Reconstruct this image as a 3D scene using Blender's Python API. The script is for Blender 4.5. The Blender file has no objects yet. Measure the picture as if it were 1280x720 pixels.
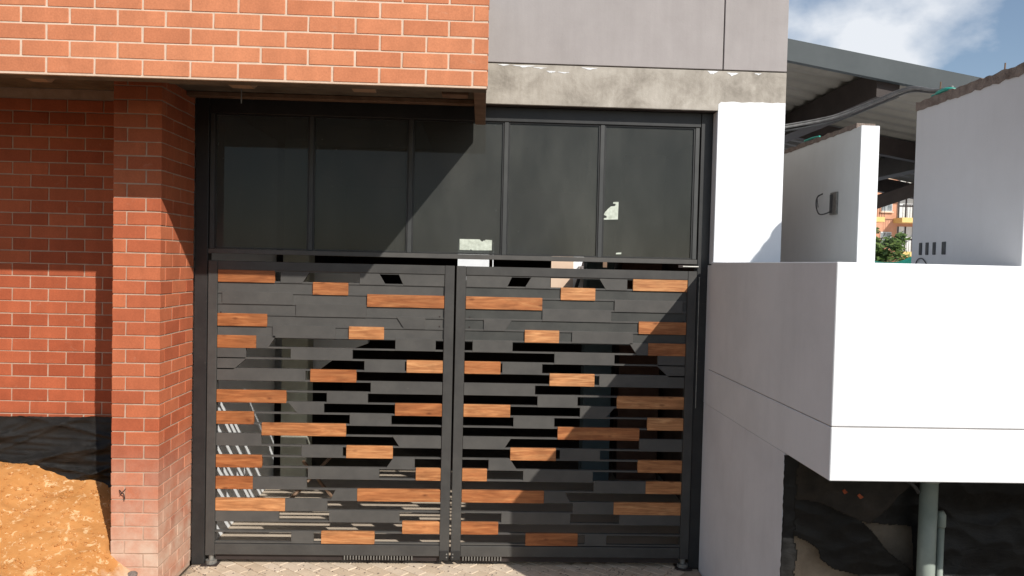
import bpy, bmesh, math, random
from mathutils import Vector, Matrix, noise
random.seed(7)
R = random.random
def U(a, b): return a + (b - a) * random.random()
SC = bpy.context.scene
COL = SC.collection

# ------------------------------------------------------------ camera
H = 2.5111
cam_d = bpy.data.cameras.new('camera'); cam = bpy.data.objects.new('camera', cam_d); COL.objects.link(cam)
cam_d.lens = 27.464; cam_d.sensor_width = 36.0; cam_d.sensor_fit = 'HORIZONTAL'
cam_d.clip_start = 0.05; cam_d.clip_end = 2000
_r = Vector((0.999, -0.0385, 0.0233)).normalized(); _f = Vector((0.0392, 0.9988, -0.0306)).normalized()
_u = _r.cross(_f).normalized(); _r = _f.cross(_u)
cam.matrix_world = Matrix(((_r.x, _u.x, -_f.x, 0), (_r.y, _u.y, -_f.y, 0), (_r.z, _u.z, -_f.z, H), (0, 0, 0, 1)))
SC.camera = cam

# ------------------------------------------------------------ sun, sky, exposure
SUN = Vector((0.67, -1.0, 0.862)).normalized()       # towards the sun
sd = bpy.data.lights.new('sun', 'SUN'); sd.energy = 5.0; sd.angle = math.radians(0.5); sd.color = (1.0, 0.965, 0.905)
so = bpy.data.objects.new('sun', sd); COL.objects.link(so); so.rotation_euler = SUN.to_track_quat('Z', 'Y').to_euler()
W = bpy.data.worlds.new('World'); SC.world = W; W.use_nodes = True
nt = W.node_tree; nt.nodes.clear(); N = nt.nodes.new; L = nt.links.new
sky = N('ShaderNodeTexSky'); sky.sky_type = 'NISHITA'; sky.sun_disc = False
sky.sun_elevation = math.asin(SUN.z); sky.sun_rotation = math.atan2(SUN.x, SUN.y); sky.air_density = 1.0; sky.dust_density = 0.6
tc = N('ShaderNodeTexCoord'); mp = N('ShaderNodeMapping'); mp.inputs['Scale'].default_value = (1, 1, 1.5); mp.inputs['Location'].default_value = (2.935, 0.6, 0.10)
cn = N('ShaderNodeTexNoise'); cn.inputs['Scale'].default_value = 2.3; cn.inputs['Detail'].default_value = 9; cn.inputs['Roughness'].default_value = 0.52
cr = N('ShaderNodeValToRGB'); cr.color_ramp.elements[0].position = 0.525; cr.color_ramp.elements[1].position = 0.61
cr.color_ramp.elements[0].color = (0.04, 0.04, 0.04, 1)
b1 = N('ShaderNodeBackground'); b1.inputs[1].default_value = 0.11
b2 = N('ShaderNodeBackground'); b2.inputs[0].default_value = (0.90, 0.94, 1.0, 1); b2.inputs[1].default_value = 0.90
mx = N('ShaderNodeMixShader'); wo = N('ShaderNodeOutputWorld')
L(tc.outputs['Generated'], mp.inputs[0]); L(mp.outputs[0], cn.inputs['Vector']); L(cn.outputs['Fac'], cr.inputs[0])
L(sky.outputs[0], b1.inputs[0]); L(cr.outputs[0], mx.inputs[0]); L(b1.outputs[0], mx.inputs[1]); L(b2.outputs[0], mx.inputs[2]); L(mx.outputs[0], wo.inputs[0])
SC.view_settings.view_transform = 'Standard'; SC.view_settings.look = 'None'
SC.view_settings.exposure = 0.03; SC.view_settings.gamma = 1.0; SC.view_settings.use_curve_mapping = False
SC.render.engine = 'CYCLES'

# ------------------------------------------------------------ materials
class Mt:
    def __init__(s, name, rough=0.8, spec=0.3, metal=0.0):
        s.m = bpy.data.materials.new(name); s.m.use_nodes = True; s.t = s.m.node_tree
        s.b = s.t.nodes['Principled BSDF']; s.out = s.t.nodes['Material Output']
        s.b.inputs['Roughness'].default_value = rough; s.b.inputs['Specular IOR Level'].default_value = spec; s.b.inputs['Metallic'].default_value = metal
        g = s.n('ShaderNodeTexCoord'); s.obj = g.outputs['Object']
        s.pos = s.n('ShaderNodeNewGeometry').outputs['Position']
        s.rnd = s.n('ShaderNodeObjectInfo').outputs['Random']
    def n(s, t, **k):
        x = s.t.nodes.new(t)
        for a, v in k.items(): setattr(x, a, v)
        return x
    def l(s, a, b): s.t.links.new(a, b)
    def math(s, op, a, b=None, clamp=False):
        x = s.n('ShaderNodeMath', operation=op, use_clamp=clamp)
        for i, v in enumerate((a, b)):
            if v is None: continue
            if isinstance(v, (int, float)): x.inputs[i].default_value = v
            else: s.l(v, x.inputs[i])
        return x.outputs[0]
    def vec(s, base, scale=(1, 1, 1), shift=None):
        m = s.n('ShaderNodeMapping'); m.inputs['Scale'].default_value = scale; s.l(base, m.inputs[0])
        if shift is not None:
            c = s.n('ShaderNodeCombineXYZ'); k = s.math('MULTIPLY', shift, 57.0)
            for i in range(3): s.l(k, c.inputs[i])
            s.l(c.outputs[0], m.inputs['Location'])
        return m.outputs[0]
    def noise(s, v, scale, detail=4, rough=0.55, dist=0.0):
        x = s.n('ShaderNodeTexNoise'); x.inputs['Scale'].default_value = scale; x.inputs['Detail'].default_value = detail
        x.inputs['Roughness'].default_value = rough; x.inputs['Distortion'].default_value = dist; s.l(v, x.inputs['Vector']); return x.outputs['Fac']
    def ramp(s, f, stops):
        x = s.n('ShaderNodeValToRGB'); e = x.color_ramp.elements
        while len(e) < len(stops): e.new(0.5)
        for i, (p, c) in enumerate(stops):
            e[i].position = p; e[i].color = (c, c, c, 1) if isinstance(c, (int, float)) else (*c, 1)
        s.l(f, x.inputs[0]); return x.outputs[0]
    def mix(s, f, a, b, mode='MIX'):
        x = s.n('ShaderNodeMix', data_type='RGBA', blend_type=mode)
        for i, v in ((0, f), (6, a), (7, b)):
            if isinstance(v, (int, float)): x.inputs[i].default_value = v if i == 0 else (v, v, v, 1)
            elif isinstance(v, tuple): x.inputs[i].default_value = (*v, 1)
            else: s.l(v, x.inputs[i])
        return x.outputs[2]
    def col(s, c): s.l(c, s.b.inputs['Base Color']); return s
    def bump(s, h, strength=0.3, dist=0.01):
        x = s.n('ShaderNodeBump'); x.inputs['Strength'].default_value = strength; x.inputs['Distance'].default_value = dist
        s.l(h, x.inputs['Height']); s.l(x.outputs[0], s.b.inputs['Normal']); return s

def plain(name, c1, c2, scale=6, rough=0.8, spec=0.3, bump=0.2, bdist=0.004, stretch=(1, 1, 1), bscale=60, metal=0.0, use='pos'):
    m = Mt(name, rough, spec, metal); v = m.vec(m.pos if use == 'pos' else m.obj, stretch)
    m.col(m.ramp(m.noise(v, scale, 6, 0.6), [(0.3, c1), (0.7, c2)]))
    if bump: m.bump(m.noise(v, bscale, 4), bump, bdist)
    return m.m

def brick_mat(name, ca, cb, dust=False):
    m = Mt(name, 0.85, 0.2); v = m.vec(m.obj, (1, 1, 1), m.rnd)
    big = m.noise(v, 7, 4, 0.6); fine = m.noise(v, 90, 3)
    c = m.ramp(m.rnd, [(0.0, ca), (0.5, tuple((a + b) / 2 for a, b in zip(ca, cb))), (1.0, cb)])
    c = m.mix(1.0, c, m.ramp(big, [(0.25, 0.88), (0.75, 1.09)]), 'MULTIPLY')
    c = m.mix(1.0, c, m.ramp(fine, [(0.3, 0.90), (0.7, 1.06)]), 'MULTIPLY')
    sm = m.ramp(m.noise(m.vec(m.pos, (1, 1, 1.6)), 9, 8, 0.72, 0.6), [(0.62, 0.0), (0.76, 0.2)])
    c = m.mix(sm, c, (0.62, 0.43, 0.31))
    st = m.ramp(m.noise(m.vec(m.pos, (6, 6, 0.7)), 1.6, 5, 0.6), [(0.35, 0.93), (0.65, 1.03)])
    c = m.mix(1.0, c, st, 'MULTIPLY')
    if dust:
        z = m.n('ShaderNodeSeparateXYZ'); m.l(m.pos, z.inputs[0])
        k = m.math('SUBTRACT', 1.20, z.outputs[2]); k = m.math('MULTIPLY', k, 1.15, True)
        nn = m.ramp(m.noise(m.pos, 5.0, 5, 0.65), [(0.3, 0.25), (0.72, 1.15)])
        k = m.math('MULTIPLY', k, nn, True)
        c = m.mix(m.math('MULTIPLY', k, 0.85), c, (0.60, 0.46, 0.35))
    m.col(c); m.bump(m.math('ADD', fine, m.math('MULTIPLY', big, 0.8)), 0.25, 0.003)
    return m.m

M = {}
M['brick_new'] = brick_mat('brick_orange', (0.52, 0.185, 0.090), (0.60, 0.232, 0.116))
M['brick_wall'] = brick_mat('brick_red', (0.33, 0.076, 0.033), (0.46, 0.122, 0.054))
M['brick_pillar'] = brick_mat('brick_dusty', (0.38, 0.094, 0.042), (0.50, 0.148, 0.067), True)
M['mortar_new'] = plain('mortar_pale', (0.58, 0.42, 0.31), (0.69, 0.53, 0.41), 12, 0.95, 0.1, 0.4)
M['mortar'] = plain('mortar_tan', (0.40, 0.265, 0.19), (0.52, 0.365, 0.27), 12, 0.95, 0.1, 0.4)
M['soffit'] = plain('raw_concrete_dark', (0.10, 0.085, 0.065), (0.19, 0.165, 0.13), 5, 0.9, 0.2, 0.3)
M['brace'] = plain('primed_brace', (0.26, 0.18, 0.12), (0.36, 0.26, 0.18), 9, 0.7, 0.3, 0.2)
M['soffit_pale'] = plain('rendered_slab', (0.50, 0.48, 0.45), (0.60, 0.58, 0.55), 4, 0.9, 0.2, 0.2)
M['rust_steel'] = plain('brown_steel', (0.13, 0.075, 0.045), (0.22, 0.14, 0.09), 9, 0.7, 0.3, 0.2)
# rendered panel
def panel_mat():
    m = Mt('grey_render', 0.85, 0.25); v = m.vec(m.pos)
    c = m.ramp(m.noise(v, 2.2, 7, 0.65), [(0.3, (0.315, 0.285, 0.275)), (0.7, (0.365, 0.333, 0.322))])
    c = m.mix(1.0, c, m.ramp(m.noise(m.vec(m.pos, (7, 7, 0.5)), 2.0, 6, 0.65), [(0.32, 0.955), (0.62, 1.02)]), 'MULTIPLY')
    c = m.mix(m.ramp(m.noise(v, 110, 2), [(0.68, 0.0), (0.74, 0.45)]), c, (0.2, 0.18, 0.17))
    m.col(c); m.bump(m.math('ADD', m.noise(v, 6, 4), m.math('MULTIPLY', m.noise(v, 60, 3), 0.4)), 0.3, 0.006); return m.m
M['panel'] = panel_mat()
def lintel_mat():
    m = Mt('stained_concrete', 0.9, 0.2)
    v = m.vec(m.pos, (1, 1, 1)); big = m.noise(v, 4.5, 8, 0.68, 0.4); st = m.noise(m.vec(m.pos, (9, 9, 1.2)), 3, 5, 0.6)
    c = m.ramp(big, [(0.30, (0.235, 0.208, 0.175)), (0.50, (0.375, 0.338, 0.29)), (0.70, (0.47, 0.43, 0.375))])
    c = m.mix(0.5, c, m.ramp(st, [(0.35, (0.86, 0.85, 0.84)), (0.65, (1.06, 1.06, 1.06))]), 'MULTIPLY')
    m.col(c); m.bump(m.noise(v, 45, 6, 0.7), 0.4, 0.006); return m.m
M['lintel'] = lintel_mat()
M['daylight'] = plain('painted_daylight', (0.40, 0.43, 0.36), (0.62, 0.66, 0.57), 40, 0.9, 0.2, 0.2)  # pale colour painted for daylight seen through the panes
def white_mat(name, base, dirt, amount=0.5):
    m = Mt(name, 0.75, 0.25); v = m.vec(m.pos)
    c = m.mix(m.ramp(m.noise(v, 1.7, 7, 0.62), [(0.42, 0.0), (0.78, amount)]), base, dirt)
    s = m.noise(m.vec(m.pos, (3, 3, 0.5)), 2.2, 5, 0.6)
    c = m.mix(m.ramp(s, [(0.5, 0.0), (0.8, amount * 0.5)]), c, dirt)
    m.col(c); m.bump(m.math('ADD', m.noise(v, 5, 5, 0.6), m.math('MULTIPLY', m.noise(v, 70, 3), 0.3)), 0.25, 0.006); return m.m
M['white'] = white_mat('white_paint', (0.765, 0.775, 0.785), (0.58, 0.59, 0.60), 0.6)
M['white_side'] = white_mat('white_paint_worn', (0.76, 0.762, 0.772), (0.58, 0.575, 0.58), 0.6)
M['white_box'] = white_mat('white_paint_box', (0.785, 0.785, 0.785), (0.60, 0.605, 0.605), 0.55)
M['plaster_int'] = white_mat('interior_plaster', (0.84, 0.85, 0.85), (0.76, 0.77, 0.77), 0.4)
def metal_mat(name, c1, c2, rough):
    m = Mt(name, rough, 0.45); v = m.vec(m.obj, (1, 1, 1), m.rnd)
    c = m.ramp(m.noise(v, 5, 6, 0.65), [(0.35, c1), (0.7, c2)])
    sp = m.ramp(m.noise(m.vec(m.pos, (0.7, 0.7, 3)), 55, 3, 0.6), [(0.70, 0.0), (0.78, 0.35)])
    c = m.mix(sp, c, (0.30, 0.27, 0.23))
    m.col(c); m.bump(m.noise(v, 30, 3), 0.05, 0.002); return m.m
M['gate_metal'] = metal_mat('charcoal_paint', (0.066, 0.062, 0.057), (0.090, 0.084, 0.076), 0.48)
M['frame_metal'] = metal_mat('black_paint', (0.017, 0.017, 0.017), (0.030, 0.029, 0.028), 0.45)
M['stile'] = metal_mat('stile_paint', (0.046, 0.043, 0.040), (0.068, 0.064, 0.058), 0.48)
M['mullion'] = metal_mat('dark_aluminium', (0.040, 0.041, 0.040), (0.058, 0.059, 0.057), 0.5)
M['backing'] = metal_mat('dull_sheet_steel', (0.040, 0.040, 0.036), (0.062, 0.061, 0.054), 0.6)
M['bright_steel'] = plain('scratched_steel', (0.20, 0.195, 0.18), (0.36, 0.35, 0.32), 30, 0.5, 0.5, 0.1, metal=0.6)
def wood_mat():
    m = Mt('varnished_wood', 0.5, 0.35); v = m.vec(m.obj, (1.1, 8, 14), m.rnd)
    warp = m.noise(m.vec(m.obj, (2.5, 6, 9), m.rnd), 1.6, 3, 0.5, 1.2)
    g = m.noise(v, 2.2, 6, 0.62, 1.6); fine = m.noise(m.vec(m.obj, (3, 60, 90), m.rnd), 3, 3)
    c = m.ramp(g, [(0.25, (0.25, 0.085, 0.030)), (0.5, (0.45, 0.185, 0.075)), (0.75, (0.62, 0.31, 0.14))])
    c = m.mix(1.0, c, m.ramp(warp, [(0.3, 0.78), (0.7, 1.15)]), 'MULTIPLY')
    c = m.mix(1.0, c, m.ramp(fine, [(0.3, 0.88), (0.7, 1.08)]), 'MULTIPLY')
    kn = m.n('ShaderNodeTexVoronoi'); kn.inputs['Scale'].default_value = 1.0; m.l(m.vec(m.obj, (5, 5, 11), m.rnd), kn.inputs['Vector'])
    c = m.mix(m.ramp(kn.outputs['Distance'], [(0.03, 0.75), (0.16, 0.0)]), c, (0.13, 0.038, 0.014))
    tone = m.ramp(m.math('FRACT', m.math('MULTIPLY', m.rnd, 7.31)), [(0.0, (0.72, 0.58, 0.46)), (0.4, (0.95, 0.90, 0.80)), (0.7, (1.0, 1.02, 0.95)), (1.0, (1.14, 1.22, 1.2))])
    c = m.mix(1.0, c, tone, 'MULTIPLY')
    m.col(c); m.bump(g, 0.15, 0.002); return m.m
M['wood'] = wood_mat()
def pane_mat():
    m = Mt('dusty_smoked_glass', 0.5, 0.3); t = m.t
    tr = m.n('ShaderNodeBsdfTransparent'); tr.inputs[0].default_value = (0.20, 0.215, 0.21, 1)
    gl = m.n('ShaderNodeBsdfGlossy'); gl.inputs['Roughness'].default_value = 0.03; gl.inputs[0].default_value = (0.75, 0.8, 0.8, 1)
    fr = m.n('ShaderNodeFresnel'); fr.inputs[0].default_value = 1.32
    df = m.n('ShaderNodeBsdfDiffuse')
    d1 = m.noise(m.vec(m.pos, (1.5, 1, 0.6)), 1.6, 7, 0.6); d2 = m.noise(m.pos, 42, 2)
    c = m.ramp(d1, [(0.3, (0.30, 0.31, 0.29)), (0.7, (0.42, 0.42, 0.38))]); m.l(c, df.inputs[0])
    fac = m.math('ADD', m.ramp(d1, [(0.3, 0.095), (0.75, 0.150)]), m.ramp(d2, [(0.74, 0.0), (0.79, 0.16)]))
    a = m.n('ShaderNodeMixShader'); b = m.n('ShaderNodeMixShader')
    m.l(fr.outputs[0], a.inputs[0]); m.l(tr.outputs[0], a.inputs[1]); m.l(gl.outputs[0], a.inputs[2])
    m.l(fac, b.inputs[0]); m.l(a.outputs[0], b.inputs[1]); m.l(df.outputs[0], b.inputs[2]); m.l(b.outputs[0], m.out.inputs[0])
    return m.m
M['pane'] = pane_mat()
def soil_mat():
    m = Mt('orange_soil', 0.95, 0.1); v = m.vec(m.pos)
    c = m.ramp(m.noise(v, 3.5, 8, 0.7), [(0.3, (0.43, 0.185, 0.055)), (0.6, (0.52, 0.24, 0.08)), (0.8, (0.58, 0.29, 0.11))])
    c = m.mix(m.ramp(m.noise(v, 16, 8, 0.72, 0.8), [(0.56, 0.0), (0.61, 0.85)]), c, (0.72, 0.48, 0.26))
    z = m.n('ShaderNodeSeparateXYZ'); m.l(m.pos, z.inputs[0])
    k = m.math('ADD', m.math('MULTIPLY', m.math('ADD', z.outputs[0], 2.62), 7.0), m.math('MULTIPLY', m.math('SUBTRACT', m.noise(v, 9, 5), 0.5), 2.5), True)
    c = m.mix(k, c, (0.60, 0.47, 0.34))
    m.col(c); m.bump(m.noise(v, 48, 9, 0.75), 0.4, 0.015); return m.m
M['soil'] = soil_mat()
def tarp_mat(name, c1, c2, rough):
    m = Mt(name, rough, 0.45); v = m.vec(m.pos)
    c = m.ramp(m.noise(v, 4, 6, 0.65), [(0.35, c1), (0.75, c2)])
    c = m.mix(m.ramp(m.noise(v, 30, 6, 0.7), [(0.66, 0.0), (0.8, 0.35)]), c, (0.22, 0.17, 0.12))
    m.col(c); m.bump(m.noise(m.vec(m.pos, (1, 1, 2.5)), 9, 6, 0.6, 1.0), 0.35, 0.012); return m.m
M['tarp'] = tarp_mat('black_plastic', (0.020, 0.018, 0.016), (0.050, 0.043, 0.037), 0.5)
M['geotextile'] = tarp_mat('black_geotextile', (0.016, 0.016, 0.016), (0.040, 0.037, 0.034), 0.5)
M['dusty_sheet'] = tarp_mat('dusty_geotextile', (0.045, 0.037, 0.030), (0.110, 0.090, 0.072), 0.75)
M['ground'] = plain('dry_earth', (0.085, 0.066, 0.048), (0.135, 0.105, 0.078), 1.3, 0.95, 0.1, 0.6, 0.02, bscale=18)
M['paver'] = brick_mat('sand_paver', (0.58, 0.455, 0.325), (0.66, 0.54, 0.41))
M['paver_sand'] = plain('joint_sand', (0.33, 0.255, 0.18), (0.45, 0.36, 0.27), 20, 0.95, 0.1, 0.5)
M['floor'] = plain('dusty_slab', (0.44, 0.36, 0.28), (0.55, 0.46, 0.36), 2.5, 0.9, 0.2, 0.4, 0.006)
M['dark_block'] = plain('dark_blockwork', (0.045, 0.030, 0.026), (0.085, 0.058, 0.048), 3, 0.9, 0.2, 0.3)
M['pier'] = plain('brown_brick_pier', (0.13, 0.07, 0.05), (0.19, 0.11, 0.08), 6, 0.9, 0.2, 0.3)
M['green_conc'] = plain('greenish_concrete', (0.44, 0.44, 0.36), (0.54, 0.54, 0.45), 7, 0.9, 0.2, 0.4)
M['teal_steel'] = plain('blue_grey_steel', (0.10, 0.145, 0.165), (0.13, 0.18, 0.20), 3, 0.55, 0.4, 0.05)
M['fascia'] = plain('blue_grey_fascia', (0.040, 0.050, 0.054), (0.056, 0.067, 0.071), 2.5, 0.6, 0.35, 0.05)
M['zinc'] = plain('zinc_sheet', (0.17, 0.157, 0.132), (0.25, 0.232, 0.2), 1.5, 0.6, 0.4, 0.1)
M['rafter'] = plain('dark_primer_steel', (0.030, 0.022, 0.020), (0.048, 0.036, 0.032), 4, 0.6, 0.3, 0.1)
M['raw_mortar'] = plain('raw_mortar', (0.17, 0.13, 0.11), (0.32, 0.26, 0.22), 14, 0.95, 0.1, 0.9, 0.02)
M['wall_grey'] = white_mat('pale_render', (0.66, 0.655, 0.66), (0.55, 0.545, 0.54), 0.5)
M['wall_mid'] = white_mat('pale_render_mid', (0.72, 0.73, 0.715), (0.58, 0.585, 0.56), 0.5)
M['dark_hole'] = plain('dark_grey_box', (0.05, 0.05, 0.052), (0.10, 0.10, 0.10), 20, 0.7, 0.3, 0.1)
M['cable'] = plain('grey_cable', (0.14, 0.135, 0.13), (0.24, 0.235, 0.225), 20, 0.5, 0.4, 0)
M['cable_dark'] = plain('black_cable', (0.04, 0.04, 0.04), (0.07, 0.07, 0.07), 20, 0.5, 0.4, 0)
M['hose'] = plain('teal_hose', (0.02, 0.28, 0.22), (0.05, 0.42, 0.33), 30, 0.5, 0.4, 0)
M['pvc'] = plain('grey_pvc', (0.24, 0.285, 0.25), (0.33, 0.37, 0.325), 5, 0.45, 0.4, 0.05)
M['board'] = plain('brown_board', (0.20, 0.16, 0.12), (0.30, 0.245, 0.185), 6, 0.9, 0.1, 0.5, 0.01)
M['flat_brick'] = plain('far_brick', (0.50, 0.25, 0.155), (0.60, 0.32, 0.21), 1.5, 0.9, 0.2, 0)
M['yellow'] = plain('yellow_paint', (0.62, 0.43, 0.15), (0.70, 0.50, 0.20), 3, 0.7, 0.3, 0)
M['far_glass'] = plain('far_window', (0.10, 0.12, 0.13), (0.30, 0.33, 0.34), 2.5, 0.2, 0.5, 0)
M['curtain'] = plain('white_curtain', (0.55, 0.57, 0.58), (0.72, 0.73, 0.72), 5, 0.8, 0.2, 0)
M['beige'] = plain('beige_render', (0.62, 0.45, 0.33), (0.70, 0.53, 0.40), 1.5, 0.85, 0.2, 0)
M['bark'] = plain('tree_bark', (0.09, 0.06, 0.04), (0.16, 0.12, 0.08), 12, 0.9, 0.2, 0.4)
def leaf_mat():
    m = Mt('leaf', 0.55, 0.35)
    m.col(m.ramp(m.noise(m.pos, 5, 4, 0.7), [(0.3, (0.045, 0.085, 0.018)), (0.55, (0.085, 0.135, 0.03)), (0.75, (0.17, 0.19, 0.05))])); return m.m
M['leaf'] = leaf_mat()
M['net'] = plain('green_netting', (0.01, 0.16, 0.12), (0.02, 0.25, 0.19), 6, 0.7, 0.3, 0.3)

# ------------------------------------------------------------ mesh helpers
def box(bm, x0, x1, y0, y1, z0, z1):
    v = [bm.verts.new(p) for p in ((x0, y0, z0), (x1, y0, z0), (x1, y1, z0), (x0, y1, z0), (x0, y0, z1), (x1, y0, z1), (x1, y1, z1), (x0, y1, z1))]
    for f in ((0, 3, 2, 1), (4, 5, 6, 7), (0, 1, 5, 4), (1, 2, 6, 5), (2, 3, 7, 6), (3, 0, 4, 7)): bm.faces.new([v[i] for i in f])
def prism(bm, pts, y0, y1):
    a = [bm.verts.new((x, y0, z)) for x, z in pts]; b = [bm.verts.new((x, y1, z)) for x, z in pts]; n = len(pts)
    bm.faces.new(a); bm.faces.new(b[::-1])
    for i in range(n): bm.faces.new((a[i], b[i], b[(i + 1) % n], a[(i + 1) % n]))
def bev(bm, w):
    bmesh.ops.recalc_face_normals(bm, faces=bm.faces)
    bmesh.ops.bevel(bm, geom=[e for e in bm.edges if len(e.link_faces) == 2 and e.calc_face_angle() > 0.5], offset=w, segments=1, affect='EDGES', clamp_overlap=True)
def tube(bm, pts, r, seg=8, closed=True):
    pts = [Vector(p) for p in pts]; rings = []
    rs = r if isinstance(r, (list, tuple)) else [r] * len(pts)
    for i, p in enumerate(pts):
        d = (pts[min(i + 1, len(pts) - 1)] - pts[max(i - 1, 0)]).normalized()
        a = d.cross(Vector((0, 0, 1)) if abs(d.z) < 0.9 else Vector((1, 0, 0))).normalized(); b = d.cross(a)
        rings.append([bm.verts.new(p + (a * math.cos(t) + b * math.sin(t)) * rs[i]) for t in [2 * math.pi * k / seg for k in range(seg)]])
    for i in range(len(rings) - 1):
        for k in range(seg): bm.faces.new((rings[i][k], rings[i][(k + 1) % seg], rings[i + 1][(k + 1) % seg], rings[i + 1][k]))
    if closed: bm.faces.new(rings[0][::-1]); bm.faces.new(rings[-1])
def curve(pts, n=10):
    P = [Vector(p) for p in pts]; out = []
    for i in range(len(P) - 1):
        a, b, c, d = P[max(i - 1, 0)], P[i], P[i + 1], P[min(i + 2, len(P) - 1)]
        for k in range(n):
            t = k / n; out.append(0.5 * ((2 * b) + (c - a) * t + (2 * a - 5 * b + 4 * c - d) * t * t + (3 * b - 3 * c + d - a) * t ** 3))
    return out + [P[-1]]
def mesh(name, bm, mat, smooth=False):
    bmesh.ops.recalc_face_normals(bm, faces=bm.faces)
    me = bpy.data.meshes.new(name); bm.to_mesh(me); bm.free(); me.materials.append(mat)
    if smooth:
        for p in me.polygons: p.use_smooth = True
    return me
def wpos(o):
    p = Vector(o.location)
    while o.parent: o = o.parent; p += o.location
    return p
def link(name, me, parent=None, loc=(0, 0, 0)):
    o = bpy.data.objects.new(name, me); COL.objects.link(o)
    if parent is not None: o.parent = parent; o.location = Vector(loc) - wpos(parent)
    else: o.location = loc
    return o
def obj(name, bm, mat, parent=None, smooth=False, label=None):
    """mesh given in world coordinates; the origin moves to its own centre"""
    c = Vector((0, 0, 0))
    if bm.verts:
        mn = Vector([min(v.co[i] for v in bm.verts) for i in range(3)]); mxx = Vector([max(v.co[i] for v in bm.verts) for i in range(3)])
        c = (mn + mxx) / 2
        bmesh.ops.translate(bm, verts=bm.verts, vec=-c)
    o = link(name, mesh(name, bm, mat, smooth), parent, c)
    if label: o['label'] = label
    return o
def bxo(name, dims, mat, parent=None, w=0.0, label=None):
    bm = bmesh.new(); box(bm, *dims)
    if w: bev(bm, w)
    return obj(name, bm, mat, parent, label=label)
def thing(name, label, cat, loc=(0, 0, 0), group=None):
    o = bpy.data.objects.new(name, None); COL.objects.link(o); o.location = loc; o.empty_display_size = 0.2
    o['label'] = label; o['category'] = cat
    if group: o['group'] = group
    return o
def tag(o, label, cat, group=None):
    o['label'] = label; o['category'] = cat
    if group: o['group'] = group
    return o
def struct(o): o['kind'] = 'structure'; return o
_bc = {}
def brick(parent, x0, x1, y0, y1, z0, z1, mat, jit=0.0012):
    d = (round(x1 - x0, 3), round(y1 - y0, 3), round(z1 - z0, 3), mat, random.randrange(4))
    if d not in _bc:
        bm = bmesh.new(); box(bm, -d[0] / 2, d[0] / 2, -d[1] / 2, d[1] / 2, -d[2] / 2, d[2] / 2); bev(bm, 0.003)
        for v in bm.verts: v.co += Vector((U(-1, 1) * 0.0018, U(-1, 1) * 0.0006, U(-1, 1) * 0.0016))
        _bc[d] = mesh('brick', bm, M[mat])
    o = link('brick', _bc[d], parent, ((x0 + x1) / 2 + U(-jit, jit) * 0.6, (y0 + y1) / 2 + U(-jit, jit), (z0 + z1) / 2 + U(-jit, jit) * 0.6))
    o.rotation_euler = (0, U(-1, 1) * 0.0035, U(-1, 1) * 0.003)
    return o

# ============================================================ SETTING
bm = bmesh.new()
for v in ((-300, -300), (300, -300), (300, 300), (-300, 300)): bm.verts.new((v[0], v[1], -0.03))
bm.faces.new(bm.verts[:]); struct(obj('ground', bm, M['ground']))
g = bxo('interior_floor', (-2.45, 2.4, 6.58, 9.4, -0.2, -0.004), M['floor']); struct(g)
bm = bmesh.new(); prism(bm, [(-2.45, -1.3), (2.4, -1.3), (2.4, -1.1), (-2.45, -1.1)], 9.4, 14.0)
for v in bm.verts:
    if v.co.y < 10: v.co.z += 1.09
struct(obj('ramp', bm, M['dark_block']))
# driveway of diagonal pavers
drive = struct(bxo('driveway', (-2.318, 1.86, 5.3, 6.579, -0.2, -0.012), M['paver_sand']))
pme = None
c45 = math.cos(math.radians(-40)); s45 = math.sin(math.radians(-40))
for i in range(-30, 60):
    for j in range(-30, 60):
        lx = i * 0.2 + (j % 2) * 0.1; ly = j * 0.1
        x = lx * c45 - ly * s45 - 0.2; y = lx * s45 + ly * c45 + 6.2
        if not (-2.26 < x < 1.76 and 5.62 < y < 6.56): continue
        if pme is None:
            b2_ = bmesh.new(); box(b2_, -0.0965, 0.0965, -0.0465, 0.0465, -0.03, 0.03); bev(b2_, 0.004); pme = mesh('paver', b2_, M['paver'])
        o = link('paver', pme, drive, (x, y, -0.031 + U(-0.0015, 0.0015))); o.rotation_euler = (U(-1, 1) * 0.004, U(-1, 1) * 0.004, math.radians(-40))

# ============================================================ BRICK PARAPET (overhanging beam)
BZ = 3.616; BY = 4.956
par = thing('brick_parapet', 'overhanging orange brick band in full sun along the top left', 'brick wall', (-2.0, BY, BZ))
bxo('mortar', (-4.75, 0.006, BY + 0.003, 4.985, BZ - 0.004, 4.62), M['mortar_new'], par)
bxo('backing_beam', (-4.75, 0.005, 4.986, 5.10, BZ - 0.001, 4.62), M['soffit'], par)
for k in range(10):
    z0 = BZ + 0.004 + k * 0.1012; off = -2.707 if k % 2 == 0 else -2.859
    xs = [off + 0.2912 * i for i in range(-7, 12)]
    ed = [x for x in xs if -4.75 < x < 0.0]; ed = [-4.75] + ed + [0.015]
    for a, b in zip(ed[:-1], ed[1:]):
        last = b > 0.0
        if b - a < 0.03: continue
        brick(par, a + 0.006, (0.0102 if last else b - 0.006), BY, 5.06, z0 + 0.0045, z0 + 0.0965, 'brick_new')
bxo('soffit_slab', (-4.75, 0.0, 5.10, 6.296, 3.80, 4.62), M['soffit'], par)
bxo('head_trim', (-2.32, -0.09, 6.20, 6.285, 3.762, 3.797), M['rust_steel'], par, 0.004)
for cx, w, lean in ((-3.62, 0.06, 0.25), (-1.60, 0.07, 0.22), (-0.80, 0.075, 0.05), (-2.9, 0.06, 0.2)):
    bm = bmesh.new(); prism(bm, [(cx - w, 3.63), (cx + w, 3.63), (cx + w * 0.4 + lean, 3.80), (cx - w * 0.8 + lean, 3.80)], 5.15, 5.27); obj('brace', bm, M['brace'], par)
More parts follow.
